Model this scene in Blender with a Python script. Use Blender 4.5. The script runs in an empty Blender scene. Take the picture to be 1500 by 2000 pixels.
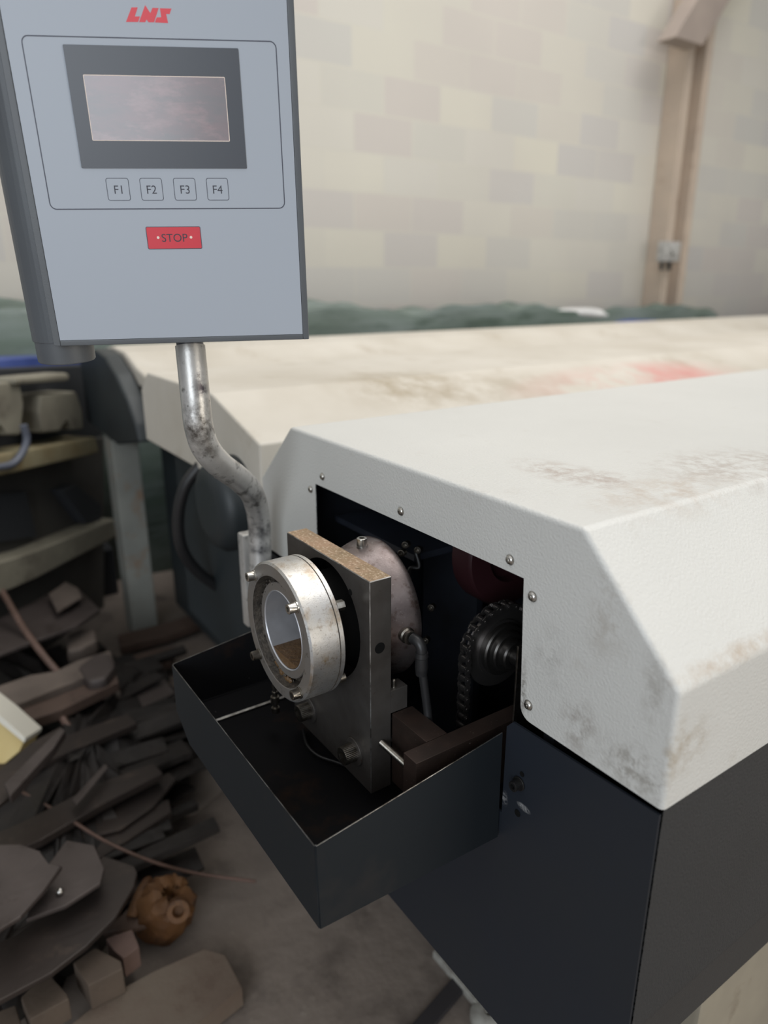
import bpy, bmesh, math, random
from mathutils import Vector, Matrix
random.seed(7)
PI = math.pi
S = bpy.context.scene
COL = S.collection

# ---------------------------------------------------------------- camera
YAW, PITCH, F = 2.5410, 0.3124, 1388.0
CAM = Vector((0.4095, -0.5053, 1.3173))
FW = Vector((math.cos(PITCH)*math.cos(YAW), math.cos(PITCH)*math.sin(YAW), -math.sin(PITCH)))
RT = Vector((math.sin(YAW), -math.cos(YAW), 0))
DN = FW.cross(RT)
cd = bpy.data.cameras.new('camera'); cam = bpy.data.objects.new('camera', cd); COL.objects.link(cam)
cam.location = CAM
cam.rotation_euler = Matrix((RT, -DN, -FW)).transposed().to_euler()
cd.sensor_width = 36; cd.lens = F/2000*36; cd.clip_start = 0.02; cd.clip_end = 60
cd.dof.use_dof = True; cd.dof.focus_distance = 0.84; cd.dof.aperture_fstop = 2.8
S.camera = cam

# ---------------------------------------------------------------- light
S.view_settings.view_transform = 'Standard'; S.view_settings.look = 'None'
S.view_settings.gamma = 1; S.view_settings.use_curve_mapping = False
S.view_settings.exposure = 0.16
w = bpy.data.worlds.new('hall_daylight'); S.world = w; w.use_nodes = True
nt = w.node_tree; nt.nodes.clear()
tc = nt.nodes.new('ShaderNodeTexCoord'); sep = nt.nodes.new('ShaderNodeSeparateXYZ')
nt.links.new(tc.outputs['Generated'], sep.inputs[0])
rz = nt.nodes.new('ShaderNodeValToRGB'); e = rz.color_ramp.elements
e[0].position = 0.0; e[0].color = (0.05, 0.055, 0.06, 1)
e[1].position = 1.0; e[1].color = (1.0, 0.98, 0.95, 1)
for p_, c_ in ((0.47, (0.10, 0.10, 0.105, 1)), (0.60, (0.22, 0.235, 0.25, 1)), (0.76, (0.72, 0.73, 0.75, 1))):
    k = e.new(p_); k.color = c_
mz = nt.nodes.new('ShaderNodeMapRange'); mz.inputs[1].default_value = -1; mz.inputs[2].default_value = 1
nt.links.new(sep.outputs[2], mz.inputs[0]); nt.links.new(mz.outputs[0], rz.inputs[0])
bg = nt.nodes.new('ShaderNodeBackground'); bg.inputs[1].default_value = 0.78
out = nt.nodes.new('ShaderNodeOutputWorld')
nt.links.new(rz.outputs[0], bg.inputs[0]); nt.links.new(bg.outputs[0], out.inputs[0])

def area(name, loc, target, sx, sy, power, col):
    l = bpy.data.lights.new(name, 'AREA'); l.shape = 'RECTANGLE'; l.size = sx; l.size_y = sy
    l.energy = power; l.color = col
    o = bpy.data.objects.new(name, l); COL.objects.link(o); o.location = loc
    o.rotation_euler = (Vector(target)-Vector(loc)).to_track_quat('-Z', 'Y').to_euler()
    return o
area('roof_skylight', (-0.8, 2.6, 6.0), (-0.6, 0.8, 1.0), 5.0, 4.0, 210, (1.0, 0.97, 0.93))
area('side_window', (4.8, 2.4, 1.5), (0.1, 0.5, 0.9), 3.0, 1.6, 95, (1.0, 0.92, 0.80))
area('cool_fill_light', (3.2, -4.2, 2.2), (-0.4, -0.1, 1.1), 3.0, 3.0, 125, (0.86, 0.93, 1.0))  # unseen cool source added to brighten the bore, hood front and panel

# ---------------------------------------------------------------- helpers
def ray(p): return RT*((p[0]-750)/F) + DN*((p[1]-1000)/F) + FW
def bp(p, ax, val):
    v = ray(p); return CAM + v*((val-CAM[ax])/v[ax])
def bd(p, d): return CAM + ray(p)*d
def on(p, pt, n):
    v = ray(p); return CAM + v*((Vector(pt)-CAM).dot(n)/v.dot(n))

def root_loc(o):
    l = Vector((0, 0, 0))
    while o: l += o.location; o = o.parent
    return l
def finish(bm, smooth=True, ang=35):
    bmesh.ops.recalc_face_normals(bm, faces=bm.faces[:])
    if smooth:
        for f in bm.faces: f.smooth = True
        for ed in bm.edges:
            if len(ed.link_faces) == 2 and ed.calc_face_angle(0) > math.radians(ang): ed.smooth = False
def obj(name, bm, m, parent=None, smooth=True, label=None, recalc=True):
    if recalc: finish(bm, smooth)
    if parent: off = root_loc(parent)
    else:
        xs = [v.co for v in bm.verts]
        off = Vector(((min(v.x for v in xs)+max(v.x for v in xs))/2, (min(v.y for v in xs)+max(v.y for v in xs))/2, min(v.z for v in xs)))
    bmesh.ops.translate(bm, verts=bm.verts[:], vec=-off)
    me = bpy.data.meshes.new(name); bm.to_mesh(me); bm.free()
    o = bpy.data.objects.new(name, me); COL.objects.link(o)
    if parent: o.parent = parent
    else: o.location = off
    if isinstance(m, (list, tuple)):
        for q in m: me.materials.append(q)
    else: me.materials.append(m)
    if label: o['label'] = label
    return o
def thing(name, label, cat, loc, group=None):
    o = bpy.data.objects.new(name, None); COL.objects.link(o); o.empty_display_size = .05
    o.location = loc; o['label'] = label; o['category'] = cat
    if group: o['group'] = group
    return o
def tag(o, label, cat, group=None, kind=None):
    o['label'] = label; o['category'] = cat
    if group: o['group'] = group
    if kind: o['kind'] = kind
    return o
def struct(o): o['kind'] = 'structure'; return o

def box(bm, a, b, bev=0, seg=2):
    x0, y0, z0 = [min(a[i], b[i]) for i in range(3)]; x1, y1, z1 = [max(a[i], b[i]) for i in range(3)]
    v = [bm.verts.new(c) for c in ((x0,y0,z0),(x1,y0,z0),(x1,y1,z0),(x0,y1,z0),(x0,y0,z1),(x1,y0,z1),(x1,y1,z1),(x0,y1,z1))]
    fs = [bm.faces.new([v[i] for i in q]) for q in ((3,2,1,0),(4,5,6,7),(0,1,5,4),(1,2,6,5),(2,3,7,6),(3,0,4,7))]
    if bev:
        es = {ed for f in fs for ed in f.edges}
        bmesh.ops.bevel(bm, geom=list(es), offset=bev, segments=seg, affect='EDGES', profile=.5)
def prism(bm, pts, vec, bev=0, seg=2):
    pts = [Vector(p) for p in pts]; vec = Vector(vec)
    a = [bm.verts.new(p) for p in pts]; b = [bm.verts.new(p+vec) for p in pts]; n = len(a)
    fs = [bm.faces.new(a[::-1]), bm.faces.new(b)]
    for i in range(n): fs.append(bm.faces.new((a[i], a[(i+1)%n], b[(i+1)%n], b[i])))
    if bev:
        es = {ed for f in fs for ed in f.edges}
        bmesh.ops.bevel(bm, geom=list(es), offset=bev, segments=seg, affect='EDGES', profile=.5)
def frame_of(ax):
    ax = Vector(ax).normalized(); t = Vector((0,0,1)) if abs(ax.z) < .9 else Vector((1,0,0))
    u = t.cross(ax).normalized(); return ax, u, ax.cross(u)
def hexr(r, a):
    a = a % (PI/3); return r*math.cos(PI/6)/math.cos(a-PI/6)
def lathe(bm, c, ax, rings, seg=32, cap=(True, True), knurl=0):
    ax, u, v = frame_of(ax); c = Vector(c); R = []
    for rg in rings:
        h, r = rg[0], rg[1]; sh = rg[2] if len(rg) > 2 else 'c'
        if r <= 1e-6: R.append([bm.verts.new(c+ax*h)]); continue
        row = []
        for i in range(seg):
            a = 2*PI*i/seg; rr = hexr(r, a) if sh == 'h' else r
            if sh == 'k': rr = r*(1-(.05 if i % 2 else 0))
            row.append(bm.verts.new(c+ax*h+u*rr*math.cos(a)+v*rr*math.sin(a)))
        R.append(row)
    for A, B in zip(R, R[1:]):
        for i in range(seg):
            j = (i+1) % seg
            if len(A) == 1 and len(B) == 1: continue
            if len(A) == 1: bm.faces.new((A[0], B[j], B[i]))
            elif len(B) == 1: bm.faces.new((A[i], A[j], B[0]))
            else: bm.faces.new((A[i], A[j], B[j], B[i]))
    if cap[0] and len(R[0]) > 1: bm.faces.new(R[0][::-1])
    if cap[1] and len(R[-1]) > 1: bm.faces.new(R[-1])
def tube(bm, path, r, seg=20, cap=True):
    P = [Vector(p) for p in path]; rr = r if isinstance(r, (list, tuple)) else [r]*len(P)
    t0 = (P[1]-P[0]).normalized(); _, u, v = frame_of(t0); R = []
    for i, p in enumerate(P):
        t = (P[min(i+1, len(P)-1)]-P[max(i-1, 0)]).normalized()
        q = t0.rotation_difference(t); u = q @ u; v = q @ v; t0 = t
        R.append([bm.verts.new(p+(u*math.cos(2*PI*k/seg)+v*math.sin(2*PI*k/seg))*rr[i]) for k in range(seg)])
    for A, B in zip(R, R[1:]):
        for k in range(seg): bm.faces.new((A[k], A[(k+1)%seg], B[(k+1)%seg], B[k]))
    if cap: bm.faces.new(R[0][::-1]); bm.faces.new(R[-1])
def spline(P, n=8):
    P = [Vector(p) for p in P]; Q = [P[0]*2-P[1]]+P+[P[-1]*2-P[-2]]; o = []
    for i in range(1, len(Q)-2):
        for k in range(n):
            t = k/n; a, b, c, d = Q[i-1:i+3]
            o.append(.5*((2*b)+(c-a)*t+(2*a-5*b+4*c-d)*t*t+(3*b-3*c+d-a)*t**3))
    o.append(P[-1]); return o
def NB(): return bmesh.new()

def socket_screw(bm, base, ax, r, h, seg=36, washer=0, knurl=False):
    """cap screw standing on base, axis pointing out of the surface"""
    b0 = 0
    if washer:
        lathe(bm, base, ax, [(0, washer), (r*.22, washer), (r*.26, washer*.96), (r*.26, r*.8)], seg, (True, False)); b0 = r*.26
    k = 'k' if knurl else 'c'
    lathe(bm, base, ax, [(b0, r, k), (b0+h*.86, r, k), (b0+h*.97, r*.96), (b0+h, r*.88), (b0+h, r*.56, 'h'), (b0+h*.42, r*.56, 'h'), (b0+h*.36, 0)], seg, (True, False))
def button_screw(bm, base, ax, r, seg=28):
    lathe(bm, base, ax, [(0, r*1.12), (r*.10, r*1.14), (r*.14, r*1.0), (r*.32, r*.96), (r*.55, r*.78), (r*.66, r*.52), (r*.68, r*.34, 'h'), (r*.3, r*.32, 'h'), (r*.26, 0)], seg, (True, False))

# ---------------------------------------------------------------- materials
def mat(name, col, rough=.5, metal=0., var=None, vscale=4., grime=(), spots=(), bump=0., bscale=300., bdetail=2., rvar=0., spec=.5, coat=0., squash=None):
    m = bpy.data.materials.new(name); m.use_nodes = True; n = m.node_tree; N = n.nodes; Lk = n.links
    b = N['Principled BSDF']; b.inputs['Roughness'].default_value = rough; b.inputs['Metallic'].default_value = metal
    b.inputs['Specular IOR Level'].default_value = spec
    if coat: b.inputs['Coat Weight'].default_value = coat; b.inputs['Coat Roughness'].default_value = .15
    tc = N.new('ShaderNodeTexCoord')
    geo = N.new('ShaderNodeNewGeometry')
    cur = N.new('ShaderNodeRGB'); cur.outputs[0].default_value = (*col, 1); cur = cur.outputs[0]
    vec = tc.outputs['Object']
    if squash:
        mp = N.new('ShaderNodeMapping'); mp.inputs['Scale'].default_value = squash; Lk.new(vec, mp.inputs[0]); vec = mp.outputs[0]
    def noise(sc, det=4., rg=.6):
        t = N.new('ShaderNodeTexNoise'); t.inputs['Scale'].default_value = sc; t.inputs['Detail'].default_value = det
        t.inputs['Roughness'].default_value = rg; Lk.new(vec, t.inputs['Vector']); return t.outputs['Fac']
    def mapr(x, lo, hi, a=0., c=1.):
        t = N.new('ShaderNodeMapRange'); t.inputs[1].default_value = lo; t.inputs[2].default_value = hi
        t.inputs[3].default_value = a; t.inputs[4].default_value = c; Lk.new(x, t.inputs[0]); return t.outputs[0]
    def mix(f, a, c):
        t = N.new('ShaderNodeMix'); t.data_type = 'RGBA'; Lk.new(f, t.inputs[0]); Lk.new(a, t.inputs[6]); t.inputs[7].default_value = (*c, 1); return t.outputs[2]
    def mul(a, c):
        t = N.new('ShaderNodeMath'); t.operation = 'MULTIPLY'; Lk.new(a, t.inputs[0])
        if isinstance(c, float): t.inputs[1].default_value = c
        else: Lk.new(c, t.inputs[1])
        return t.outputs[0]
    if var: cur = mix(mapr(noise(vscale), .35, .65), cur, var)
    for (sc, lo, hi, c, f) in grime: cur = mix(mapr(noise(sc, 6., .65), lo, hi, 0., f), cur, c)
    for (cen, rad, c, f, sc) in spots:       # stains at their own place on the thing, in world metres
        sb = N.new('ShaderNodeVectorMath'); sb.operation = 'SUBTRACT'; Lk.new(geo.outputs['Position'], sb.inputs[0]); sb.inputs[1].default_value = cen
        dv = N.new('ShaderNodeVectorMath'); dv.operation = 'DIVIDE'; Lk.new(sb.outputs[0], dv.inputs[0]); dv.inputs[1].default_value = rad
        ln = N.new('ShaderNodeVectorMath'); ln.operation = 'LENGTH'; Lk.new(dv.outputs[0], ln.inputs[0])
        fall = mapr(ln.outputs['Value'], 1.0, .3)
        nn = mapr(noise(sc, 5., .7), .42, .62)
        cur = mix(mul(mul(fall, nn), f), cur, c)
    Lk.new(cur, b.inputs['Base Color'])
    if rvar: Lk.new(mapr(noise(30.), .3, .7, rough-rvar, rough+rvar), b.inputs['Roughness'])
    if bump:
        t = N.new('ShaderNodeBump'); t.inputs['Strength'].default_value = 1.0; t.inputs['Distance'].default_value = bump
        Lk.new(noise(bscale, bdetail, .5), t.inputs['Height']); Lk.new(t.outputs[0], b.inputs['Normal'])
    return m

hood_spots = [((bp(p,1,0)), (.0085,.01,.0085), (.20,.17,.14), .6, 160.) for p in ((781,999),(994,1094),(1038,1166),(1030,1378))] + [
 (tuple(bp((1110,925),2,1.1)), (.10,.05,.03), (.30,.22,.18), 0.60, 50.),
 (tuple(bp((1190,935),2,1.1)), (.04,.04,.03), (.30,.22,.18), 0.45, 75.),
 (tuple(bp((1430,910),2,1.1)), (.10,.16,.03), (.30,.24,.20), 0.52, 57.),
 (tuple(bp((1300,960),2,1.1)), (.06,.14,.04), (.38,.28,.20), 0.45, 33.),
 (tuple(bp((1190,1190),1,0)), (.035,.01,.07), (.34,.30,.25), 0.45, 38.),
 (tuple(bp((1285,1330),1,0)), (.02,.01,.07), (.30,.28,.25), 0.52, 38.),
 (tuple(bp((1130,1420),1,0)), (.03,.01,.04), (.26,.23,.20), 0.60, 66.),
 (tuple(bp((1240,1505),1,0)), (.05,.01,.035), (.22,.20,.17), 0.60, 92.),
 (tuple(bp((1075,1290),1,0)), (.03,.01,.05), (.33,.32,.30), 0.38, 50.),
 (tuple(bp((1310,1480),0,.1167)), (.01,.08,.04), (.34,.28,.20), 0.60, 57.),
 (tuple(bp((1430,1290),0,.1167)), (.02,.16,.012), (.36,.26,.17), 0.60, 24.),
 (tuple(bp((1022,1350),1,0)), (.006,.01,.05), (.10,.08,.06), 0.68, 165.),
]
M = {}
M['hood'] = mat('hood_beige_paint', (.60,.60,.575), .45, var=(.565,.565,.54), vscale=3., grime=((14., .62, .78, (.42,.38,.33), .35), (420., .70, .74, (.12,.10,.09), .7)), spots=hood_spots, bump=.0007, bscale=310., bdetail=1.5)
M['hood2'] = mat('hood_cream_paint', (.60,.565,.50), .5, var=(.50,.46,.39), vscale=2.2, grime=((5., .56, .72, (.34,.28,.20), .55),),
   spots=[(tuple(bp((1265,718),2,1.09)), (.14,.55,.2), (.62,.16,.15), .75, 3.), (tuple(bp((800,740),2,1.1)), (.2,.25,.1), (.30,.24,.15), .8, 6.), (tuple(bp((1000,735),2,1.1)), (.15,.4,.1), (.32,.26,.18), .7, 6.)], bump=.0004)
M['navy'] = mat('navy_sheet_paint', (.0085,.012,.0155), .6, spec=.3, var=(.007,.010,.013), vscale=3., grime=((260., .72, .76, (.3,.3,.3), .6), (6., .6, .8, (.028,.024,.022), .6)), bump=.00006, bscale=200.)
M['navy_front'] = mat('navy_cabinet_paint', (.014,.018,.026), .5, spec=.35, var=(.017,.020,.024), vscale=2.5, grime=((260., .73, .76, (.35,.35,.35), .5),),
   spots=[(tuple(bp((1022,1578),1,0)), (.012,.01,.005), (.5,.5,.5), .7, 160.), (tuple(bp((985,1560),1,0)), (.006,.01,.012), (.4,.4,.4), .6, 160.)], bump=.00006, bscale=200.)
M['graph'] = mat('graphite_textured_paint', (.024,.0265,.029), .55, var=(.020,.022,.024), vscale=3., bump=.0008, bscale=270., bdetail=1., grime=((200., .73, .77, (.3,.3,.28), .4),))
M['dark'] = mat('dark_interior_paint', (.022,.027,.040), .55, var=(.010,.011,.014), vscale=6.)
M['pan'] = mat('oily_tray_interior', (.006,.006,.007), .8, spec=.15, grime=((8., .55, .7, (.03,.015,.008), .7), (180., .71, .75, (.2,.2,.2), .6)))
M['bare'] = mat('bare_metal_edge', (.55,.54,.52), .4, 1., var=(.10,.09,.08), vscale=40.)
M['steel'] = mat('oily_ground_steel', (.105,.097,.090), .40, .5, var=(.068,.060,.054), vscale=14., grime=((120., .62, .72, (.06,.035,.025), .8),), bump=.00005, bscale=500., rvar=.08)
M['rusttop'] = mat('rusty_steel_top', (.36,.235,.15), .55, .4, var=(.27,.19,.11), vscale=30., grime=((260., .52, .62, (.62,.50,.38), .7), (70., .6, .7, (.10,.07,.04), .7)), bump=.0003, bscale=500.)
M['browntop'] = mat('brown_oiled_steel', (.055,.036,.029), .42, .5, var=(.034,.024,.020), vscale=20., grime=((300., .66, .70, (.5,.45,.4), .6),), bump=.0001, bscale=700.)
M['alu'] = mat('cast_aluminium', (.50,.50,.50), .44, .85, var=(.56,.54,.50), vscale=18., grime=((26., .53, .66, (.36,.28,.20), .75), (90., .56, .66, (.30,.25,.20), .6), (400., .58, .66, (.18,.16,.14), .6)),
   spots=[(tuple(bp((640,1288),0,-.214)), (.03,.02,.012), (.30,.20,.08), .9, 60.)], bump=.00012, bscale=600., rvar=.08)
M['alu_face'] = mat('worn_aluminium_face', (.27,.26,.25), .5, .7, var=(.27,.24,.21), vscale=18., grime=((90., .60, .68, (.10,.08,.06), .7),), bump=.0001, bscale=400.)
M['bore'] = mat('polished_bore', (.60,.61,.64), .36, .55, var=(.40,.40,.42), vscale=12.)
M['sludge'] = mat('brown_sludge', (.13,.075,.035), .45, var=(.10,.055,.02), vscale=60., bump=.002, bscale=160.)
M['dirt'] = mat('black_grease', (.03,.026,.022), .6, var=(.09,.075,.06), vscale=120., bump=.001, bscale=300.)
M['dome'] = mat('burnished_steel', (.31,.27,.265), .38, .9, var=(.17,.135,.13), vscale=14., grime=((60., .52, .66, (.09,.055,.042), .75), (300., .60, .70, (.45,.42,.40), .5)), bump=.0001, bscale=500., rvar=.12)
M['hole'] = mat('hole_shade_black', (.006,.006,.006), .8, spec=.1)  # near-black stands in for shade inside holes and behind the ring
M['zinc'] = mat('zinc_screw', (.62,.61,.58), .28, 1., var=(.42,.40,.36), vscale=160.)
M['screw_dull'] = mat('dull_screw', (.32,.30,.27), .35, 1., var=(.20,.18,.15), vscale=160.)
M['black_screw'] = mat('black_oxide_screw', (.035,.034,.034), .35, .7)
M['pipe'] = mat('aluminium_painted_pipe', (.60,.59,.57), .36, .5, var=(.46,.45,.43), vscale=12., grime=((26., .56, .64, (.06,.055,.05), .8), (120., .60, .68, (.10,.09,.08), .7)),
   spots=[(tuple(bd((398,758),.895)), (.016,.016,.030), (.06,.05,.06), 1., 40.), (tuple(bd((385,830),.905)), (.03,.03,.045), (.09,.08,.07), 1., 55.), (tuple(bd((410,880),.92)), (.03,.03,.03), (.12,.11,.10), .8, 45.), (tuple(bd((505,960),1.09)), (.03,.03,.03), (.14,.13,.12), .8, 30.), (tuple(bd((512,1035),1.165)), (.035,.035,.022), (.03,.03,.035), 1., 24.), (tuple(bd((512,1075),1.175)), (.035,.035,.012), (.04,.04,.05), 1., 30.)], bump=.0002, bscale=200.)
M['face'] = mat('panel_overlay_film', (.375,.415,.475), .42, spec=.4)
M['housing'] = mat('panel_housing_plastic', (.095,.105,.115), .42, var=(.085,.092,.102), vscale=8., bump=.0001, bscale=600.)
M['bezel'] = mat('display_bezel', (.058,.064,.078), .34)
M['lcd'] = mat('lcd_glass', (.25,.20,.215), .22, var=(.20,.195,.21), vscale=14., grime=((22., .50, .66, (.36,.27,.28), .6), (300., .73, .75, (.6,.6,.6), .6)), coat=.5, squash=(1, 1, 3.))
M['line'] = mat('printed_line_ink', (.06,.065,.09), .5)
M['ink'] = mat('printed_legend_ink', (.035,.035,.05), .5)
M['red'] = mat('printed_red_ink', (.60,.035,.055), .42)
M['logo'] = mat('logo_red_ink', (.66,.055,.075), .45)
M['white'] = mat('white_lamp_dot', (.8,.68,.6), .5)
M['rubber'] = mat('black_rubber_hose', (.018,.018,.019), .4)
M['maroon'] = mat('maroon_paint', (.028,.008,.010), .45)
M['chain'] = mat('oiled_chain_steel', (.17,.16,.155), .28, .9)
M['bchrome'] = mat('dark_shaft_steel', (.09,.085,.08), .3, .9)

# ---------------------------------------------------------------- the hall
def wall_material():
    m = bpy.data.materials.new('block_wall'); m.use_nodes = True; n = m.node_tree; N = n.nodes; Lk = n.links; b = N['Principled BSDF']
    tc = N.new('ShaderNodeNewGeometry'); sp = N.new('ShaderNodeSeparateXYZ'); cb = N.new('ShaderNodeCombineXYZ')
    Lk.new(tc.outputs['Position'], sp.inputs[0]); Lk.new(sp.outputs[1], cb.inputs[0]); Lk.new(sp.outputs[2], cb.inputs[1])
    br = N.new('ShaderNodeTexBrick'); Lk.new(cb.outputs[0], br.inputs[0]); br.inputs['Scale'].default_value = 1.
    br.inputs['Brick Width'].default_value = .4; br.inputs['Row Height'].default_value = .2; br.inputs['Mortar Size'].default_value = .006; br.inputs['Mortar Smooth'].default_value = .5
    br.inputs['Color1'].default_value = (0,0,0,1); br.inputs['Color2'].default_value = (1,1,1,1); br.inputs['Mortar'].default_value = (.45,.45,.45,1)
    cr = N.new('ShaderNodeValToRGB'); e = cr.color_ramp.elements
    e[0].position = 0; e[0].color = (.56,.55,.53,1); e[1].position = 1; e[1].color = (.67,.645,.55,1)
    for p_, c_ in ((.25,(.60,.56,.52,1)),(.45,(.64,.62,.545,1)),(.62,(.575,.565,.53,1)),(.8,(.64,.62,.56,1))):
        k = e.new(p_); k.color = c_
    Lk.new(br.outputs['Color'], cr.inputs[0])
    nz = N.new('ShaderNodeTexNoise'); nz.inputs['Scale'].default_value = 1.3; Lk.new(tc.outputs['Position'], nz.inputs['Vector'])
    mr = N.new('ShaderNodeMapRange'); mr.inputs[1].default_value = .35; mr.inputs[2].default_value = .7; mr.inputs[3].default_value = 0; mr.inputs[4].default_value = .3; Lk.new(nz.outputs['Fac'], mr.inputs[0])
    mx = N.new('ShaderNodeMix'); mx.data_type = 'RGBA'; Lk.new(mr.outputs[0], mx.inputs[0]); Lk.new(cr.outputs[0], mx.inputs[6]); mx.inputs[7].default_value = (.52,.49,.46,1)
    # wall colour turns duller grey lower down
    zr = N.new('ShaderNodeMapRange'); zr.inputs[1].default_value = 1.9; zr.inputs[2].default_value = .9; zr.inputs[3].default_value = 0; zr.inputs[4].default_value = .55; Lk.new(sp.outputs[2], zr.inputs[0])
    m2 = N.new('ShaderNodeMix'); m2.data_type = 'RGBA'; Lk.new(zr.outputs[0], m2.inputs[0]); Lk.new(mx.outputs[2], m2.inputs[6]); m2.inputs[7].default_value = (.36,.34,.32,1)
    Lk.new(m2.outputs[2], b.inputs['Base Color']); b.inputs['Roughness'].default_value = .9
    return m
M['wall'] = wall_material()
M['floor'] = mat('dirty_concrete_floor', (.205,.170,.145), .8, var=(.150,.125,.107), vscale=2.5, grime=((7., .52, .72, (.062,.050,.043), .85), (30., .62, .75, (.25,.22,.19), .5)),
   spots=[(tuple(bp((330,1620),2,0)), (.16,.14,.1), (.02,.014,.012), 1., 3.), (tuple(bp((655,1850),2,0)), (.05,.05,.1), (.012,.006,.006), 1., 2.)], bump=.003, bscale=30.)
WX = -3.25
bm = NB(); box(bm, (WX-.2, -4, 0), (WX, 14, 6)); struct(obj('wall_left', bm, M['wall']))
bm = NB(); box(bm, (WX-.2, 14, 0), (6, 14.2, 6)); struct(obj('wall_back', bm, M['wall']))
bm = NB(); box(bm, (WX-.4, -5, -.12), (6.5, 14.4, 0)); struct(obj('floor', bm, M['floor']))
# steel column by the wall with a sloping brace and a junction box
M['colm'] = mat('column_tan_paint', (.56,.46,.37), .6, var=(.48,.40,.33), vscale=3., grime=((9., .58, .7, (.36,.27,.21), .5),))
M['brace'] = mat('brace_brown_paint', (.36,.30,.26), .6, var=(.30,.25,.22), vscale=3.)
M['jbox'] = mat('grey_junction_box', (.50,.50,.48), .5, var=(.34,.33,.32), vscale=20.)
cy0 = bp((1310,90), 0, WX+.02).y; cy1 = bp((1358,90), 0, WX+.02).y
col = thing('steel_column', 'tan steel column standing against the block wall at upper right', 'column', (WX+.09, (cy0+cy1)/2, 0))
bm = NB(); box(bm, (WX+.003, cy0, 0), (WX+.17, cy0+.075, 6), .004); obj('flange', bm, M['colm'], col)
bm = NB(); box(bm, (WX+.003, cy0+.0752, 0), (WX+.06, cy1-.0752, 6)); obj('web', bm, M['colm'], col)
bm = NB(); box(bm, (WX+.003, cy1-.075, 0), (WX+.17, cy1, 6), .004); obj('flange', bm, M['colm'], col)
bm = NB(); a = bp((1325,85), 0, WX+.25); d = Vector((.0, .62, .78)).normalized()
prism(bm, [a+Vector((-.07,-.14,0)), a+Vector((.07,-.14,0)), a+Vector((.07,.17,0)), a+Vector((-.07,.17,0))], d*2.6, .004)
obj('brace', bm, M['brace'], col)
jb = bp((1303,492), 0, WX+.2)
t = thing('junction_box', 'small grey junction box fixed on the tan column', 'electrical box', (jb.x, jb.y, jb.z-.07))
bm = NB(); box(bm, (jb.x-.025, jb.y-.09, jb.z-.07), (jb.x+.05, jb.y+.09, jb.z+.07), .008); obj('box_body', bm, M['jbox'], t)
bm = NB(); lathe(bm, jb+Vector((.05, 0, .02)), (1,0,0), [(0,.04),(.02,.04),(.025,.03)], 20); obj('box_cover', bm, M['jbox'], t)
for dy in (-.05, .05):
    bm = NB(); tube(bm, [jb+Vector((.0,dy,-.068)), jb+Vector((.0,dy,-.13))], .014); obj('cable_gland', bm, M['rubber'], t)

# ---------------------------------------------------------------- main bar feeder
XL, XR, ZT = -.71, .1167, 1.10
CX = -.298; CZ = .917
bf = thing('bar_feeder', 'nearest bar feeder with pale hood over navy cabinet and open front', 'machine', (-.3, 1.7, 0))
LEN = 3.4
prof = [(.1167,.863),(.1167,.9848),(0,1.10),(-.5916,1.10),(XL,.992),(XL,.863)]
inner = [(XL,.863),(-.529,.863)] ; 
def arc(cx, cz, r, a0, a1, n=5): return [(cx+r*math.cos(a0+(a1-a0)*i/n), cz+r*math.sin(a0+(a1-a0)*i/n)) for i in range(n+1)]
U = [(.1167,.863)] + prof[1:5] + [(XL,.863)] + arc(-.529,.878,.015,-PI/2,0) + [(-.514,1.0246),(-.0709,1.0246)] + arc(-.0485,.878,.015,PI,PI*1.5)
bm = NB()
vf = [bm.verts.new((x, 0, z)) for x, z in U]; bm.faces.new(vf)
vb = [bm.verts.new((x, LEN, z)) for x, z in prof]
idx = [0,1,2,3,4,5]
for i in range(5): bm.faces.new((vf[idx[i]], vf[idx[i+1]], vb[i+1], vb[i]))
bm.faces.new(vb)
bmesh.ops.recalc_face_normals(bm, faces=bm.faces[:])
es = [ed for ed in bm.edges if len(ed.link_faces) == 2]
bmesh.ops.bevel(bm, geom=es, offset=.0055, segments=4, affect='EDGES', profile=.5)
c = sum((f.calc_center_median() for f in bm.faces), Vector())/len(bm.faces)
hood = obj('hood', bm, M['hood'], bf)
so = hood.modifiers.new('sheet', 'SOLIDIFY'); so.thickness = .002; so.offset = -1
for p in ((628,931),(605,956),(781,999),(994,1094),(1038,1166),(1030,1378)):
    q = bp(p, 1, -.002); bm = NB(); button_screw(bm, (q.x, -.0002, q.z), (0,-1,0), .0052); obj('button_screw', bm, M['zinc'], hood)

# cabinet: navy front panel and graphite body with a folded lower edge
FXL, FXR = -.0825, .1138
bm = NB()
prism(bm, [(FXL,.001,.8385), (FXL+.009,.001,.8492), (FXR,.001,.8562), (FXR,.001,.58), (.069,.001,.3945), (-.70,.001,.3945), (-.70,.001,.856), (-.518,.001,.856), (-.518,.001,.72), (FXL,.001,.72)], (0,.003,0))
bmesh.ops.translate(bm, verts=bm.verts[:], vec=(0,-.0005,0))
cab = obj('cabinet_front', bm, M['navy_front'], bf)
bm = NB()
pf = [(.1150,.862),(.1150,.580),(.0690,.3945),(-.70,.3945),(-.70,.862)]
a = [bm.verts.new((x,.0045,z)) for x, z in pf]; b = [bm.verts.new((x,LEN-.02,z)) for x, z in pf]
for i in range(4): bm.faces.new((a[i], a[i+1], b[i+1], b[i]))
bm.faces.new(b)
bmesh.ops.bevel(bm, geom=[ed for ed in bm.edges if len(ed.link_faces) == 2], offset=.003, segments=2, affect='EDGES')
body = obj('cabinet_body', bm, M['graph'], bf)
so = body.modifiers.new('sheet', 'SOLIDIFY'); so.thickness = .002; so.offset = -1
q = bp((1014,1530),1,0); bm = NB(); socket_screw(bm, (q.x,-.0001,q.z), (0,-1,0), .0062, .009, washer=.0085); obj('cabinet_screw', bm, M['black_screw'], cab)
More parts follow.
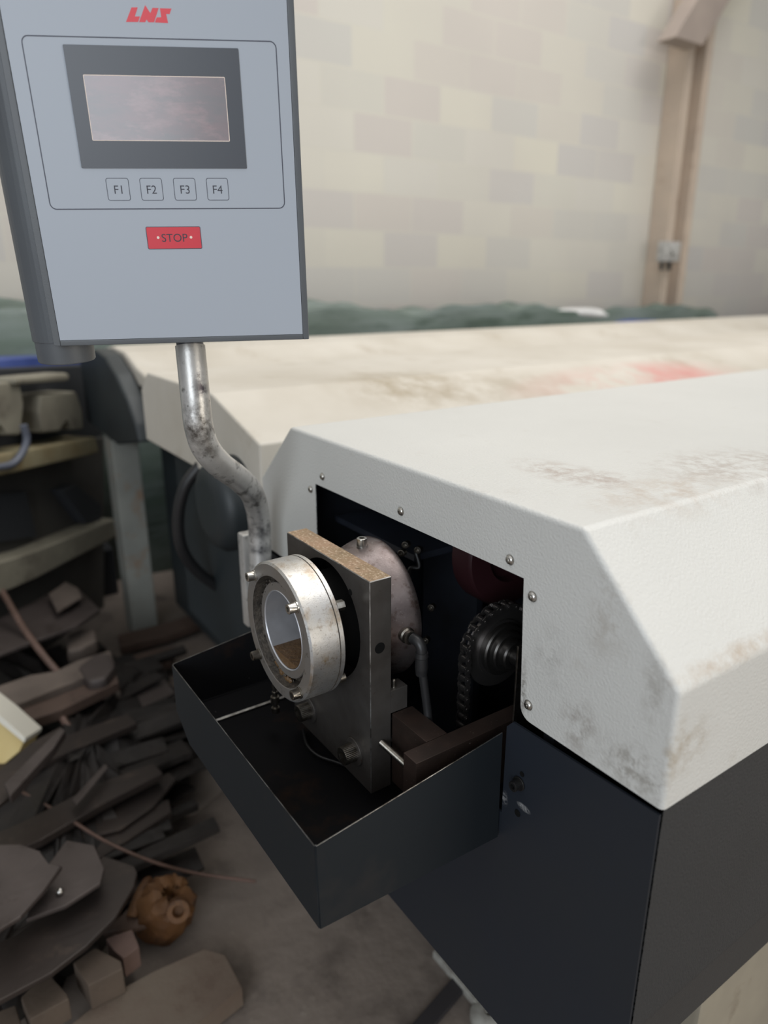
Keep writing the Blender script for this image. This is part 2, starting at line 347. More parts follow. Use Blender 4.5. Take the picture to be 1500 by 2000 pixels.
q = bp((1011,1588),1,0); bm = NB(); lathe(bm, (q.x,-.0003,q.z), (0,-1,0), [(0,.0044),(.0005,.0042),(.0005,0)], 24); obj('screw_hole', bm, M['hole'], cab)
q = bp((1020,1512),1,0); bm = NB(); lathe(bm, (q.x,-.0003,q.z), (0,-1,0), [(0,.003),(.0006,.003),(.0006,0)], 16); obj('slot_hole', bm, M['hole'], cab)
# dark chassis behind the opening
bm = NB()
box(bm, (-.60,.02,.50), (-.03,.46,.52)); box(bm, (-.60,.46,.52), (-.03,.475,1.075)); box(bm, (-.60,.02,.52), (-.585,.46,1.075)); box(bm, (-.045,.02,.52), (-.03,.46,1.0))
box(bm, (-.60,.02,1.078), (-.05,.46,1.09))
obj('inner_chassis', bm, M['dark'], bf)
bm = NB(); box(bm, (-.50,.20,.54), (-.36,.215,1.04), .002); box(bm, (-.40,.30,.54), (-.24,.315,1.02), .002); box(bm, (-.56,.06,.94), (-.34,.19,.95), .001); obj('inner_panel', bm, M['dark'], bf)
# sprocket, chain, hub and shaft
SX, SY, SZ = -.2, .0965, .858; SR = .0585
bm = NB()
lathe(bm, (SX-.003,SY,SZ), (1,0,0), [(0,.010),(0,SR-.003),(.006,SR-.003),(.006,.04),(.009,.04),(.009,.036),(.007,.036),(.007,.02)], 44, (True, False))
obj('sprocket', bm, M['chain'], bf)
bm = NB()
lathe(bm, (SX+.004,SY,SZ), (1,0,0), [(0,.036),(.008,.036),(.010,.034),(.010,.029),(.016,.028),(.018,.026),(.018,.021),(.026,.020),(.028,.018),(.028,.0125)], 40, (True, False))
obj('hub', bm, M['bchrome'], bf)
bm = NB(); lathe(bm, (SX+.01,SY,SZ), (1,0,0), [(0,.012),(.10,.012),(.102,.011)], 32); obj('shaft', bm, M['bchrome'], bf)
q = bp((1011,1262),0,-.105); bm = NB(); box(bm, (-.1066,q.y,.60), (-.1034,q.y+.08,q.z), .0008); obj('guard_plate', bm, M['screw_dull'], bf)
# roller chain: along the arc then straight down
pts = []
pitch = .0142
for i in range(14): pts.append((SY-SR, SZ-pitch*(13-i)))
nA = int(PI*SR/pitch)+2
for i in range(1, nA+1):
    a = PI - i*pitch/SR; pts.append((SY+SR*math.cos(a), SZ+SR*math.sin(a)))
bm = NB()
for i, (y, z) in enumerate(pts):
    lathe(bm, (SX-.008,y,z), (1,0,0), [(0,.0022),(.001,.0024),(.016,.0024),(.0172,.0020)], 10)
    lathe(bm, (SX-.004,y,z), (1,0,0), [(0,.0042),(.008,.0042)], 12)
    if i+1 < len(pts):
        y2, z2 = pts[i+1]; d = Vector((0,y2-y,z2-z)); nn = Vector((0,-d.z,d.y)).normalized()*.0046; m_ = Vector((0,y,z))+d*.5
        for sgn in (-1, 1):
            off = (.0055 if i % 2 else .0072)*sgn
            A = Vector((0,y,z)); B = Vector((0,y2,z2)); e_ = d.normalized()*.004
            prism(bm, [Vector((SX+off,0,0))+k for k in (A-e_*.6+nn*.7, A-e_+nn*0, A-e_*.6-nn*.7, A+e_-nn, m_-nn*.6, B-e_-nn, B+e_*.6-nn*.7, B+e_, B+e_*.6+nn*.7, B-e_+nn, m_+nn*.6, A+e_+nn)], (.0012*sgn,0,0))
obj('roller_chain', bm, M['chain'], bf)
bm = NB(); lathe(bm, (-.285,.165,.962), (1,0,0), [(0,.082),(.03,.082),(.036,.078),(.036,.045),(.02,.042),(.02,0)], 44, (True, False)); obj('maroon_drum', bm, M['maroon'], bf, label='dark maroon drum')
for p, x in (((796,1062),-.33),((788,1078),-.33),((835,1248),-.30),((846,1184),-.30),((820,1072),-.33)):
    q = bp(p, 0, x); bm = NB(); socket_screw(bm, q, (.5,-.8,.1), .005, .010, 20); obj('inner_screw', bm, M['screw_dull'], bf)
q1 = bp((812,1078),0,-.33); q2 = bp((800,1150),0,-.33); bm = NB(); tube(bm, spline([q1, q1+Vector((.008,0,-.02)), q2+Vector((0,0,.03)), q2]), .003, 10); obj('inner_hose', bm, M['rubber'], bf)
# L-shaped support arm
ZA = .82
bm = NB(); box(bm, (-.131,-.109,.735), (-.107,.30,ZA), .0008); arm = obj('support_arm', bm, M['browntop'], bf, label='long brown oiled steel bar of the arm')
bm = NB(); box(bm, (-.1995,-.0765,.722), (-.1315,-.046,ZA), .0008); obj('cross_bar', bm, M['browntop'], bf)
bm = NB()
r_ = .0042; P0 = Vector((-.1995,-.092,.785)); P1 = Vector((-.132,-.092,.785)); rg = []
nT = 40
for i in range(nT*2+1): rg.append((.0675*i/(nT*2), r_ if i % 2 else r_*.84))
lathe(bm, P0, (1,0,0), rg, 16); obj('threaded_rod', bm, M['screw_dull'], bf)
# base legs of the machine, seen under the cabinet
M['legp'] = mat('leg_khaki_paint', (.30,.27,.21), .6, var=(.24,.215,.17), vscale=5., grime=((12., .58, .72, (.14,.11,.08), .6),))
M['foot'] = mat('cast_foot', (.36,.36,.33), .6, var=(.22,.21,.19), vscale=30., bump=.001, bscale=60.)
bm = NB(); box(bm, (-.50,.30,.03), (.045,.80,.3940), .01); obj('leg', bm, M['legp'], bf)
bm = NB(); box(bm, (-.55,2.4,.03), (.045,2.9,.3940), .01); obj('leg', bm, M['legp'], bf)
fq = bp((955,1990),2,.0)
bm = NB(); lathe(bm, (fq.x,fq.y,0), (0,0,1), [(0,.036),(.010,.036),(.018,.030),(.022,.020),(.022,.011),(.008,.010)], 32, (True, True)); 
box(bm, (fq.x-.16,fq.y-.01,.001), (fq.x-.0,fq.y+.03,.02), .003)
ft = obj('levelling_foot', bm, M['foot'], bf)

# ---------------------------------------------------------------- drip tray
tr = thing('drip_tray', 'open navy sheet metal drip tray under the steel guide ring', 'tray', (-.294,-.12,.689))
yF, yB = -.2475, -.003; xL, xR = -.5042, -.085
def zt(y): return .798+(y-yF)/(yB-yF)*.032
TB = .690
Ls = [(xR,.705),(xR,TB),(-.4567,TB),(xL,.7225)]
bm = NB(); tk = .0016
def V(x,y,z): return bm.verts.new((x,y,z))
# outer shell as one sheet
fr = {k: V(*c) for k, c in dict(a=(xL,yF,zt(yF)), b=(xL,yF,.7225), c=(-.4567,yF,.6912), d=(xR+.004,yF,.697), e=(xR,yF,zt(yF)), a2=(xL,yB,zt(yB)), b2=(xL,yB,.7225), c2=(-.4567,yB,.688), d2=(xR+.002,yB,.684), e2=(xR,yB,zt(yB))).items()}
faces = [('a','b','c','d','e'),('a','a2','b2','b'),('b','b2','c2','c'),('c','c2','d2','d'),('d','d2','e2','e')]
for f in faces: bm.faces.new([fr[k] for k in f])
bmesh.ops.recalc_face_normals(bm, faces=bm.faces[:])
# cut away nothing: the top stays open
bmesh.ops.bevel(bm, geom=[ed for ed in bm.edges if len(ed.link_faces) == 2], offset=.0016, segments=2, affect='EDGES')
pan = obj('tray_pan', bm, [M['navy'], M['pan'], M['bare']], tr)
so = pan.modifiers.new('sheet', 'SOLIDIFY'); so.thickness = .0017; so.offset = -1; so.use_rim = True; so.material_offset = 1; so.material_offset_rim = 2
# added pale strip standing for light caught along the far inner fold
bm = NB(); A = Vector((-.4745,-.200,.7045)); B = Vector((-.4745,-.085,.7045)); prism(bm, [A, B, B+Vector((.0035,0,-.001)), A+Vector((.0035,0,-.001))], (.0004,0,.0012)); obj('edge_glint', bm, M['bare'], tr)

# ---------------------------------------------------------------- guide head on the arm
YP0, YP1 = -.107, -.077
gh = thing('guide_head', 'upright steel guide plate carrying the round aluminium nose ring', 'machine part', (-.301,-.09,.716))
PXL, PXR, PZ0, PZ1 = -.402, -.2002, .716, 1.0002
def ring_pts(r, n=48): return [(CX+r*math.cos(2*PI*i/n), CZ+r*math.sin(2*PI*i/n)) for i in range(n)]
bm = NB()
hole = ring_pts(.077); 
def plate_face(y, flip):
    hv = [bm.verts.new((x,y,z)) for x, z in hole]
    cs = [bm.verts.new(c) for c in ((PXR,y,PZ1),(PXL,y,PZ1),(PXL,y,PZ0),(PXR,y,PZ0))]
    n = len(hv); q = n//8
    for k in range(4):
        i0 = q+ k*2*q
        seg = [hv[(i0+j) % n] for j in range(2*q+1)]
        f = bm.faces.new([cs[k]]+[cs[(k+1) % 4]]+seg[::-1])
    return hv, cs
h0, c0_ = plate_face(YP0, 0); h1, c1_ = plate_face(YP1, 1)
for k in range(4): bm.faces.new((c0_[k], c0_[(k+1)%4], c1_[(k+1)%4], c1_[k]))
for i in range(len(h0)): bm.faces.new((h0[i], h0[(i+1)%len(h0)], h1[(i+1)%len(h0)], h1[i]))
finish(bm)
for f in bm.faces:
    if f.normal.z > .9 and f.calc_center_median().z > .999: f.material_index = 1
bmesh.ops.bevel(bm, geom=[ed for ed in bm.edges if all((v in c0_ or v in c1_) for v in ed.verts)], offset=.0009, segments=1, affect='EDGES', material=2)
box(bm, (PXR-.02,YP1-.0005,.820), (PXR,-.053,.851), .0006)
plate = obj('guide_plate', bm, [M['steel'], M['rusttop'], M['bare']], gh)
bm = NB(); lathe(bm, (PXR+.0001,-.0935,.914), (1,0,0), [(0,.0070),(.0003,.0067),(.0003,0)], 28); obj('side_hole', bm, [M['hole']], plate)
q = Vector((-.2415,YP0,.9725)); bm = NB(); lathe(bm, (q.x,YP0-.0001,q.z), (0,-1,0), [(0,.0040),(.0003,.0038),(.0003,0)], 20); obj('tapped_hole', bm, M['hole'], plate)
for x, z in ((-.236,.757),(-.352,.754)):
    bm = NB(); lathe(bm, (x,YP0,z), (0,-1,0), [(0,.0185),(.0025,.0185),(.003,.018),(.003,.008)], 36, (True,False)); obj('washer', bm, M['steel'], gh)
    bm = NB(); socket_screw(bm, (x,YP0-.003,z), (0,-1,0), .0118, .017, 72, knurl=True); obj('clamp_bolt', bm, M['screw_dull'], gh)
q = bp((768,1352),2,.851); bm = NB(); lathe(bm, (PXR-.006,-.069,.851), (0,0,1), [(0,.003),(.002,.0026),(.004,.003),(.006,.0026),(.008,.003),(.010,.0026),(.011,.0014,'h'),(.006,.0014,'h')], 18); obj('set_screw', bm, M['screw_dull'], plate)
# nose ring
RO = .0865; YF = -.177
bm = NB()
lathe(bm, (CX,YF,CZ), (0,1,0), [(.008,.0500),(.008,.0590),(.009,.0600),(.019,.0612),(.019,.0675),(.0005,.0692),(0,.0705)], 96, (False,False))
for f in bm.faces:
    if f.calc_center_median().y > YF+.0092: f.material_index = 1
inner_face = obj('recess', bm, [M['alu_face'], M['dirt']], gh)
bm = NB()
lathe(bm, (CX,YF,CZ), (0,1,0), [(0,.0705),(0,.0838),(.0022,RO),(.0370,RO),(.0373,RO-.0006),(.0382,RO-.0006),(.0385,RO),(.0435,RO),(.0445,RO-.001),(.0445,.050)], 96, (False,False))
for f in bm.faces:
    if f.calc_center_median().y < YF+.0005: f.material_index = 1
    if YF+.0370 < f.calc_center_median().y < YF+.0386: f.material_index = 2
ring = obj('nose_ring', bm, [M['alu'], M['alu_face'], M['dirt']], gh)
bm = NB(); lathe(bm, (CX,YF,CZ), (0,1,0), [(.008,.0500),(.0072,.0492),(.0085,.0482),(.060,.0478),(.098,.0478)], 96, (False,False)); obj('bore_sleeve', bm, M['bore'], gh, label='polished grey bore inside the ring')
bm = NB(); lathe(bm, (CX,YF+.0445,CZ), (0,1,0), [(0,.060),(.0555,.060),(.0555,.046)], 64, (False,False)); obj('rear_sleeve', bm, M['hole'], gh)
bm = NB()
rr = random.Random(4)
def lump(bm, c, r, fl=.5):
    m_ = bmesh.ops.create_icosphere(bm, subdivisions=2, radius=r)
    for v in m_['verts']:
        v.co = Vector((v.co.x*(1+.3*rr.random()), v.co.y*fl, v.co.z*(1+.3*rr.random())))+Vector(c)
for i in range(90):
    a = math.radians(rr.uniform(150, 285)); r = rr.uniform(.0615,.0672); lump(bm, (CX+r*math.cos(a), YF+.0125+rr.uniform(-.004,.004), CZ+r*math.sin(a)), rr.uniform(.0008,.0024))
for i in range(26):
    a = math.radians(rr.uniform(10, 150)); r = rr.uniform(.054,.066); lump(bm, (CX+r*math.cos(a), YF+.0085, CZ+r*math.sin(a)), rr.uniform(.0006,.0016))
obj('grease', bm, M['dirt'], gh)
bm = NB()
for i in range(26):
    a = math.radians(rr.uniform(232, 278)); r = rr.uniform(.0605,.0675); lump(bm, (CX+r*math.cos(a), YF+.0105, CZ+r*math.sin(a)), rr.uniform(.0015,.0035), .8)
# sludge pool in the bottom of the bore: circular segment
zs = CZ-.036; ha = math.acos(.036/.0478); pl = [(CX+.0475*math.sin(-ha+2*ha*i/14), CZ-.0475*math.cos(-ha+2*ha*i/14)) for i in range(15)]
prism(bm, [(x,YF+.0088,z) for x, z in pl], (0,.088,0))
obj('sludge', bm, M['sludge'], gh)
for k, a in enumerate((45,135,225,315)):
    a = math.radians(a); q = Vector((CX+.0775*math.cos(a), YF, CZ+.0775*math.sin(a)))
    bm = NB(); socket_screw(bm, q, (0,-1,0), .0060, .0095, 40, washer=.0072, knurl=True); obj('cap_screw', bm, M['zinc'] if k in (0,1) else M['screw_dull'], ring)
bm = NB(); a = math.radians(36); q = Vector((CX+.080*math.cos(a), YF+.0445, CZ+.080*math.sin(a))); lathe(bm, q, (0,1,0), [(0,.0065),(.010,.0065),(.011,.005)], 6)
obj('lock_nut', bm, M['zinc'], ring)
bm = NB(); a = math.radians(-40); q = Vector((CX+.078*math.cos(a), YF+.0445, CZ+.078*math.sin(a))); lathe(bm, q, (0,1,0), [(0,.0065),(.012,.0065)], 20); obj('stud_end', bm, M['screw_dull'], ring)
# bell-shaped flange behind the plate
bm = NB(); lathe(bm, (CX,0,CZ-.003), (0,1,0), [(-.0766,.060),(-.0765,.0795),(-.066,.0825),(-.056,.0858),(-.047,.0888),(-.039,.0908),(-.034,.0915),(-.030,.0918),(-.027,.0905),(-.025,.087)], 96, (True,True))
for f in bm.faces:
    if f.calc_center_median().y < -.0763: f.material_index = 1
bell = obj('bell_flange', bm, [M['dome'], M['hole']], gh)
qs = Vector((CX-.002,-.053,1.0010)); bm = NB(); lathe(bm, qs-Vector((0,0,.004)), (0,0,1), [(0,.007),(.004,.007)], 24); socket_screw(bm, qs-Vector((0,0,.001)), (0,0,1), .0068, .0115, 48); obj('top_screw', bm, M['zinc'], bell)
# hose fitting and hose
F0 = Vector((-.206,-.048,.914))
bm = NB(); lathe(bm, F0-Vector((.012,0,0)), (1,-.1,0), [(0,.010),(.012,.010),(.014,.0085),(.019,.0085)], 24); obj('fitting_collar', bm, M['screw_dull'], bell)
bm = NB(); E0 = F0+Vector((.008,0,0)); tube(bm, spline([E0, E0+Vector((.010,.001,-.001)), E0+Vector((.015,.002,-.008)), E0+Vector((.016,.002,-.022)), E0+Vector((.017,.002,-.03))], 6), .0066, 20)
lathe(bm, E0+Vector((.016,.002,-.012)), (0,0,-1), [(0,.0075),(.006,.0082),(.007,.0074),(.020,.0080),(.024,.0074),(.030,.0070)], 24); obj('elbow_fitting', bm, M['rubber'], bell)
bm = NB(); h = E0+Vector((.017,.002,-.034)); tube(bm, spline([h, h+Vector((.006,.004,-.05)), h+Vector((.012,.008,-.10)), h+Vector((.010,.03,-.16)), h+Vector((0,.06,-.20))], 8), .0052, 16); obj('air_hose', bm, M['rubber'], bell)
# drain fitting hanging behind the ring and loose cable on the tray floor
d0 = Vector((-.417,-.13,.757)); bm = NB(); lathe(bm, d0, (0,0,-1), [(0,.004),(.008,.004),(.008,.0062),(.018,.0062),(.018,.0035),(.026,.0035),(.026,.0060),(.034,.0060)], 12); tube(bm, spline([d0, d0+Vector((0,0,.012)), d0+Vector((.008,.012,.022)), Vector((-.3995,-.1,.782))], 5), .003, 10); obj('drain_fitting', bm, M['screw_dull'], gh)
bm = NB(); pts = [bp(p,2,.698) for p in ((592,1425),(600,1455),(622,1476),(655,1488),(690,1500))]; tube(bm, spline(pts, 6), .0022, 10)
tag(obj('black_cable', bm, M['rubber']), 'thin black cable lying on the drip tray floor behind the steel plate', 'cable')

# ---------------------------------------------------------------- support pipe
PC = [((371,672),.905),((376,720),.908),((382,780),.913),((388,832),.922),((402,875),.945),((430,908),.985),((466,935),1.045),((493,965),1.11),((505,1010),1.168),((508,1060),1.19),((508,1130),1.205),((508,1200),1.215)]
pp = [bd(p, d) for p, d in PC]
pp[0] = pp[0]+(pp[1]-pp[0]).normalized()*.002
sp_ = thing('support_pipe', 'bent silver pipe holding up the control box', 'pipe', (pp[-1].x, pp[-1].y, pp[-1].z))
bm = NB(); tube(bm, spline(pp, 7), .0186, 36); obj('bent_pipe', bm, M['pipe'], sp_)
bm = NB(); bq = bd((484,1098),1.24); box(bm, (bq.x-.012,bq.y-.012,bq.z-.12), (bq.x+.012,bq.y+.012,bq.z+.055), .004); obj('clamp_bracket', bm, M['pipe'], sp_)

# ---------------------------------------------------------------- control box
u = Vector((.447,.894,.017)).normalized(); vv = Vector((-.073,.052,-.996)); vv = (vv-u*vv.dot(u)).normalized(); nn = u.cross(vv).normalized()
O = bd((350,400), .8)
def W(a, b, c=0): return O + u*(a/1000) + vv*(b/1000) + nn*(c/1000)     # millimetres right, down, back
cp = thing('control_panel', 'wall-hung style grey control box with small display and red stop key', 'control panel', W(-8,155,30))
cp['label'] = 'grey control box with small display and red stop key on a pipe'
fL, fR, fT, fB = -153.6, 131.2, -225, 146.3
def rrect(x0, y0, x1, y1, r, n=6):
    o = []
    for cx, cy, a0 in ((x1-r,y1-r,0),(x0+r,y1-r,90),(x0+r,y0+r,180),(x1-r,y0+r,270)):
        for i in range(n+1):
            a = math.radians(a0+90*i/n); o.append((cx+r*math.cos(a), cy+r*math.sin(a)))
    return o
def slab(pts, c0, c1, m, name, parent, bev=0, label=None):
    bm = NB(); prism(bm, [W(x,y,c0) for x, y in pts], nn*((c1-c0)/1000), bev/1000 if bev else 0)
    return obj(name, bm, m, parent, label=label)
def outline(x0, y0, x1, y1, r, wd, m, name, parent, c=-.15, label=None):
    A = rrect(x0,y0,x1,y1,r); B = rrect(x0+wd,y0+wd,x1-wd,y1-wd,max(r-wd,.1)); bm = NB(); n = len(A)
    a = [bm.verts.new(W(x,y,c)) for x, y in A]; b = [bm.verts.new(W(x,y,c)) for x, y in B]
    a2 = [bm.verts.new(W(x,y,.1)) for x, y in A]; b2 = [bm.verts.new(W(x,y,.1)) for x, y in B]
    for i in range(n):
        j = (i+1) % n
        bm.faces.new((a[i],a[j],b[j],b[i])); bm.faces.new((a2[i],b2[i],b2[j],a2[j])); bm.faces.new((a[i],a2[i],a2[j],a[j])); bm.faces.new((b[i],b[j],b2[j],b2[i]))
    return obj(name, bm, m, parent, label=label)
# frame lip round the face
house = slab(rrect(fL-8, fT-8, fR+7.5, fB+6.5, 4), .8, 26, M['housing'], 'housing', cp, bev=2.2)
bm = NB()
for (x0,y0,x1,y1) in ((fL-8,fT-8,fL-.3,fB+6.5),(fR+.3,fT-8,fR+7.5,fB+6.5)):
    prism(bm, [W(x0,y0,-.6),W(x1,y0,-.6),W(x1,y1,-.6),W(x0,y1,-.6)], nn*.003, .0009)
for (x0,y0,x1,y1) in ((fL-.3,fT-8,fR+.3,fT-.3),(fL-.3,fB+.3,fR+.3,fB+6.5)):
    prism(bm, [W(x0,y0,-.6),W(x1,y0,-.6),W(x1,y1,-.6),W(x0,y1,-.6)], nn*.003, .0009)
obj('lip', bm, M['housing'], house)
# back shell with a half-round spine down the left side
slab(rrect(fL-2, fT-6, fR-4, fB+1.5, 6), 26, 62, M['housing'], 'back_shell', cp, bev=3)
bm = NB(); sc = bd((123,690),.86); sc_l = Vector(((sc-O).dot(u), (sc-O).dot(vv), 0))*1000
rs = 33.5; cu = -164; cn = 44
prf = [(cu+rs*math.cos(a), cn+rs*math.sin(a)) for a in [math.radians(x) for x in range(90,271,10)]]
prf = [(x, y) for x, y in prf]
loop = prf + [(fL+2, 10.5), (fL+4, cn+rs)]
prism(bm, [W(x, fT-6, y) for x, y in loop], vv*((fB+5.2-(fT-6))/1000), .0008)
lathe(bm, W(cu+2, fB+2, cn), vv, [(0,rs/1000),(.0275,rs/1000),(.029,rs/1000-.001),(.029,0)], 64, (True,False))
obj('side_spine', bm, M['housing'], cp)
bm = NB(); pq = pp[0]-O; lathe(bm, W(pq.dot(u)*1000, fB+1.5, pq.dot(nn)*1000), vv, [(-.002,.0168),(.0155,.0168)], 40); obj('pipe_collar', bm, M['bezel'], cp)
face = slab([(fL,fT),(fR,fT),(fR,fB),(fL,fB)], 0, .8, M['face'], 'face_plate', cp, label='pale blue-grey face film')
outline(-139, -158.8, 118.3, 4.6, 7, 1.1, M['line'], 'border_line', face)
disp = slab(rrect(-98.9,-151.2,78,-37,1), -1.2, .1, M['bezel'], 'display', cp, bev=.4)
outline(-83.3,-124.8,61.8,-63.6,1.2,.7, M['white'], 'screen_edge', disp, c=-1.30)
slab(rrect(-82.8,-124.3,61.3,-64.1,.8), -1.25, -1.0, M['lcd'], 'screen', disp, label='faded pinkish screen')

def text(s, cxy, size, m, name, parent, c=-.22):
    cu_ = bpy.data.curves.new('t', 'FONT'); cu_.body = s; cu_.size = size; cu_.align_x = 'CENTER'; cu_.align_y = 'CENTER'; cu_.extrude = .00005*1000/1000
    cu_.offset = 0.0
    to = bpy.data.objects.new('t', cu_); COL.objects.link(to); bpy.context.view_layer.update()
    me = bpy.data.meshes.new_from_object(to.evaluated_get(bpy.context.evaluated_depsgraph_get()))
    bpy.data.objects.remove(to)
    bm = NB(); bm.from_mesh(me)
    xs = [v.co.x for v in bm.verts]; ys = [v.co.y for v in bm.verts]; mx = (min(xs)+max(xs))/2; my = (min(ys)+max(ys))/2
    for v in bm.verts:
        v.co = W(cxy[0]+(v.co.x-mx), cxy[1]-(v.co.y-my), c - v.co.z*100)
    return obj(name, bm, m, parent, smooth=False)
for i, (x0, x1) in enumerate(((-76,-51.7),(-40,-16),(-3.9,20.2),(32,56))):
    kb = slab(rrect(x0+.5,-27,x1-.5,-4.9,2), -.12, .05, M['face'], 'key', cp)
    outline(x0,-27.4,x1,-4.4,2.6,.65, M['line'], 'key_outline', kb, c=-.2)
    text('F%d' % (i+1), ((x0+x1)/2, -15.6), 12.2, M['ink'], 'key_legend', kb)
st = slab(rrect(-39.5,23,20.4,46.3,1.6), -.15, .05, M['red'], 'stop_key', cp, label='red stop key')
outline(-39.9,22.6,20.8,46.7,1.8,.7, M['line'], 'key_outline', st, c=-.25)
text('STOP', (-9.0,34.6), 12.2, M['ink'], 'key_legend', st)
for x in (-27.3, 9.3):
    slab([(x+1.5*math.cos(2*PI*i/16), 34.2+1.5*math.sin(2*PI*i/16)) for i in range(16)], -.3, 0, M['white'], 'lamp_dot', st)
# red lettering at the top of the face
def zz(pts): 
    o = []
    for x, y in pts:
        p = (220+x/10.714, y/10.714); q = on(p, O, nn)-O; o.append((q.dot(u)*1000, q.dot(vv)*1000))
    return o
bm = NB()
for pts in ([(395,155),(525,155),(465,345),(572,345),(533,460),(280,460)],
            [(552,462),(680,108),(790,275),(832,165),(962,170),(868,467),(750,467),(710,408),(680,466)],
            [(988,172),(1232,180),(1192,297),(1120,290),(1160,483),(882,470),(922,365),(1018,360)]):
    prism(bm, [W(x,y,-.15) for x, y in zz(pts)], nn*.0002)
obj('maker_lettering', bm, M['logo'], face)

# ---------------------------------------------------------------- second bar feeder
m2 = thing('bar_feeder', 'cream sloping-lidded bar feeder standing just beyond the nearest one', 'machine', (-1.1,1.8,0))
Y2 = .03
def hoodmesh(P, y0, y1, bev=.006):
    bm = NB(); a = [bm.verts.new((x,y0,z)) for x, z in P]; b = [bm.verts.new((x,y1,z)) for x, z in P]; n = len(P)
    bm.faces.new(a); bm.faces.new(b)
    for i in range(n): bm.faces.new((a[i], a[(i+1)%n], b[(i+1)%n], b[i]))
    bmesh.ops.recalc_face_normals(bm, faces=bm.faces[:])
    bmesh.ops.bevel(bm, geom=[ed for ed in bm.edges], offset=bev, segments=3, affect='EDGES', profile=.5)
    return bm
bm = hoodmesh([(-1.506,.914),(-1.506,1.05),(-1.44,1.10),(-1.006,1.10),(-.779,1.034),(-.779,.914)], Y2, 9.0); obj('hood', bm, M['hood2'], m2)
M['m2dark'] = mat('m2_dark_paint', (0.021,0.028,0.032), .5, var=(0.015,0.020,0.022), vscale=4.)
M['teal'] = mat('dark_teal_paint', (0.028,0.036,0.039), .5, var=(0.020,0.025,0.028), vscale=4.)
bm = hoodmesh([(-1.44,.42),(-1.44,.9135),(-.80,.9135),(-.80,.42)], Y2+.05, 8.9, .008); obj('cabinet_body', bm, M['m2dark'], m2)
bm = NB(); box(bm, (-1.43,.35,0), (-.85,.9,.419), .01); obj('leg', bm, M['teal'], m2)
bm = NB(); box(bm, (-1.43,4.5,0), (-.85,5.1,.419), .01); obj('leg', bm, M['teal'], m2)
bm = NB(); q = bp((438,985),1,.0); lathe(bm, (q.x,-.04,q.z), (0,1,0), [(0,.05),(.01,.08),(.03,.095),(.119,.10)], 40); obj('round_tank', bm, M['m2dark'], m2)
bm = NB(); hp = [bd(p,d) for p, d in (((395,905),1.62),((362,950),1.63),((348,1010),1.66),((355,1070),1.70),((385,1115),1.76),((430,1150),1.83),((470,1185),1.88),((455,1250),1.98))]; tube(bm, spline(hp, 8), .014, 14)
tag(obj('black_hose', bm, M['rubber']), 'thick black hose curving down from the second bar feeder', 'hose')

# ---------------------------------------------------------------- third bar feeder with the rounded hood
m3 = thing('bar_feeder', 'far bar feeder with rounded dark end cap and long cream hood', 'machine', (-2.05,1.9,0))
Y3 = .09
cap3 = [(-2.50,.80),(-2.50,1.06),(-2.24,1.098),(-2.12,1.085),(-2.0,1.035),(-1.90,.97),(-1.83,.90),(-1.80,.845),(-2.09,.785)]
bm = hoodmesh(cap3, Y3, Y3+.06, .01); obj('end_cap', bm, M['teal'], m3)
bm = hoodmesh([(-2.49,1.07),(-2.25,1.105),(-2.10,1.095),(-1.98,1.055),(-1.80,1.02),(-1.62,1.005),(-1.62,.99),(-2.49,.99)], Y3+.062, 9.0, .01); obj('hood', bm, M['hood2'], m3)
M['greyblue'] = mat('grey_blue_paint', (0.120,0.124,0.143), .5, var=(0.090,0.094,0.105), vscale=4.)
bm = hoodmesh([(-2.45,.86),(-2.45,.989),(-1.64,.989),(-1.64,.86)], Y3+.07, 8.9, .008); obj('cabinet_body', bm, M['greyblue'], m3)
M['post'] = mat('rust_streaked_post', (0.264,0.268,0.240), .6, var=(0.216,0.220,0.200), vscale=6., grime=((10., .56, .70, (0.240,0.112,0.040), .6),),
   spots=[(tuple(bp((262,900),1,.1)), (.035,.2,.24), (.42,.20,.07), 1., 8.), (tuple(bp((268,1020),1,.1)), (.07,.2,.05), (.35,.16,.05), 1., 14.)])
pa = bp((268,1236),2,0)
bm = NB(); box(bm, (pa.x-.075,pa.y-.02,0), (pa.x+.035,pa.y+.075,.784), .006); obj('leg', bm, M['post'], m3)
bm = NB(); box(bm, (-2.4,4.2,0), (-1.9,4.7,.80), .008); obj('leg', bm, M['teal'], m3)
bm = NB(); box(bm, (-2.30,.30,.05), (-1.75,1.1,.78), .01); obj('lower_cabinet', bm, M['teal'], m3)
bm = NB(); box(bm, (-1.79,.28,.62), (-1.745,.34,.80), .004); obj('bracket', bm, M['greyblue'], m3)

# ---------------------------------------------------------------- lathe carriage machine at far left
m4d = (bd((1068,552),1.)-CAM); m4d.z = 0; m4d.normalize(); m4n = Vector((m4d.y,-m4d.x,0))     # along and towards the camera side
base4 = bp((0,1180),2,.30)
def on4(p, off): return on(p, base4 + m4n*off, m4n)
m4 = thing('machine_frame', 'old cream machine frame with castings and yellowed rail at far left', 'machine', (base4.x, base4.y, 0))
M['m4cream'] = mat('old_cream_paint', (0.240,0.224,0.172), .6, var=(0.176,0.160,0.124), vscale=6., grime=((10., .56, .7, (0.080,0.064,0.048), .7),))
M['m4yel'] = mat('yellowed_rail', (0.288,0.256,0.160), .6, var=(0.216,0.168,0.088), vscale=8., grime=((9., .56, .68, (0.240,0.144,0.040), .7),))
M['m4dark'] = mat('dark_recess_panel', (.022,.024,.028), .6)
M['m4grey'] = mat('grimy_grey_panel', (0.057,0.054,0.048), .6, var=(0.039,0.036,0.033), vscale=5.)
def poly4(pts, off, th, m, name, bev=.01):
    bm = NB(); prism(bm, [on4(p, off) for p in pts], m4n*(-th), bev); return obj(name, bm, m, m4)
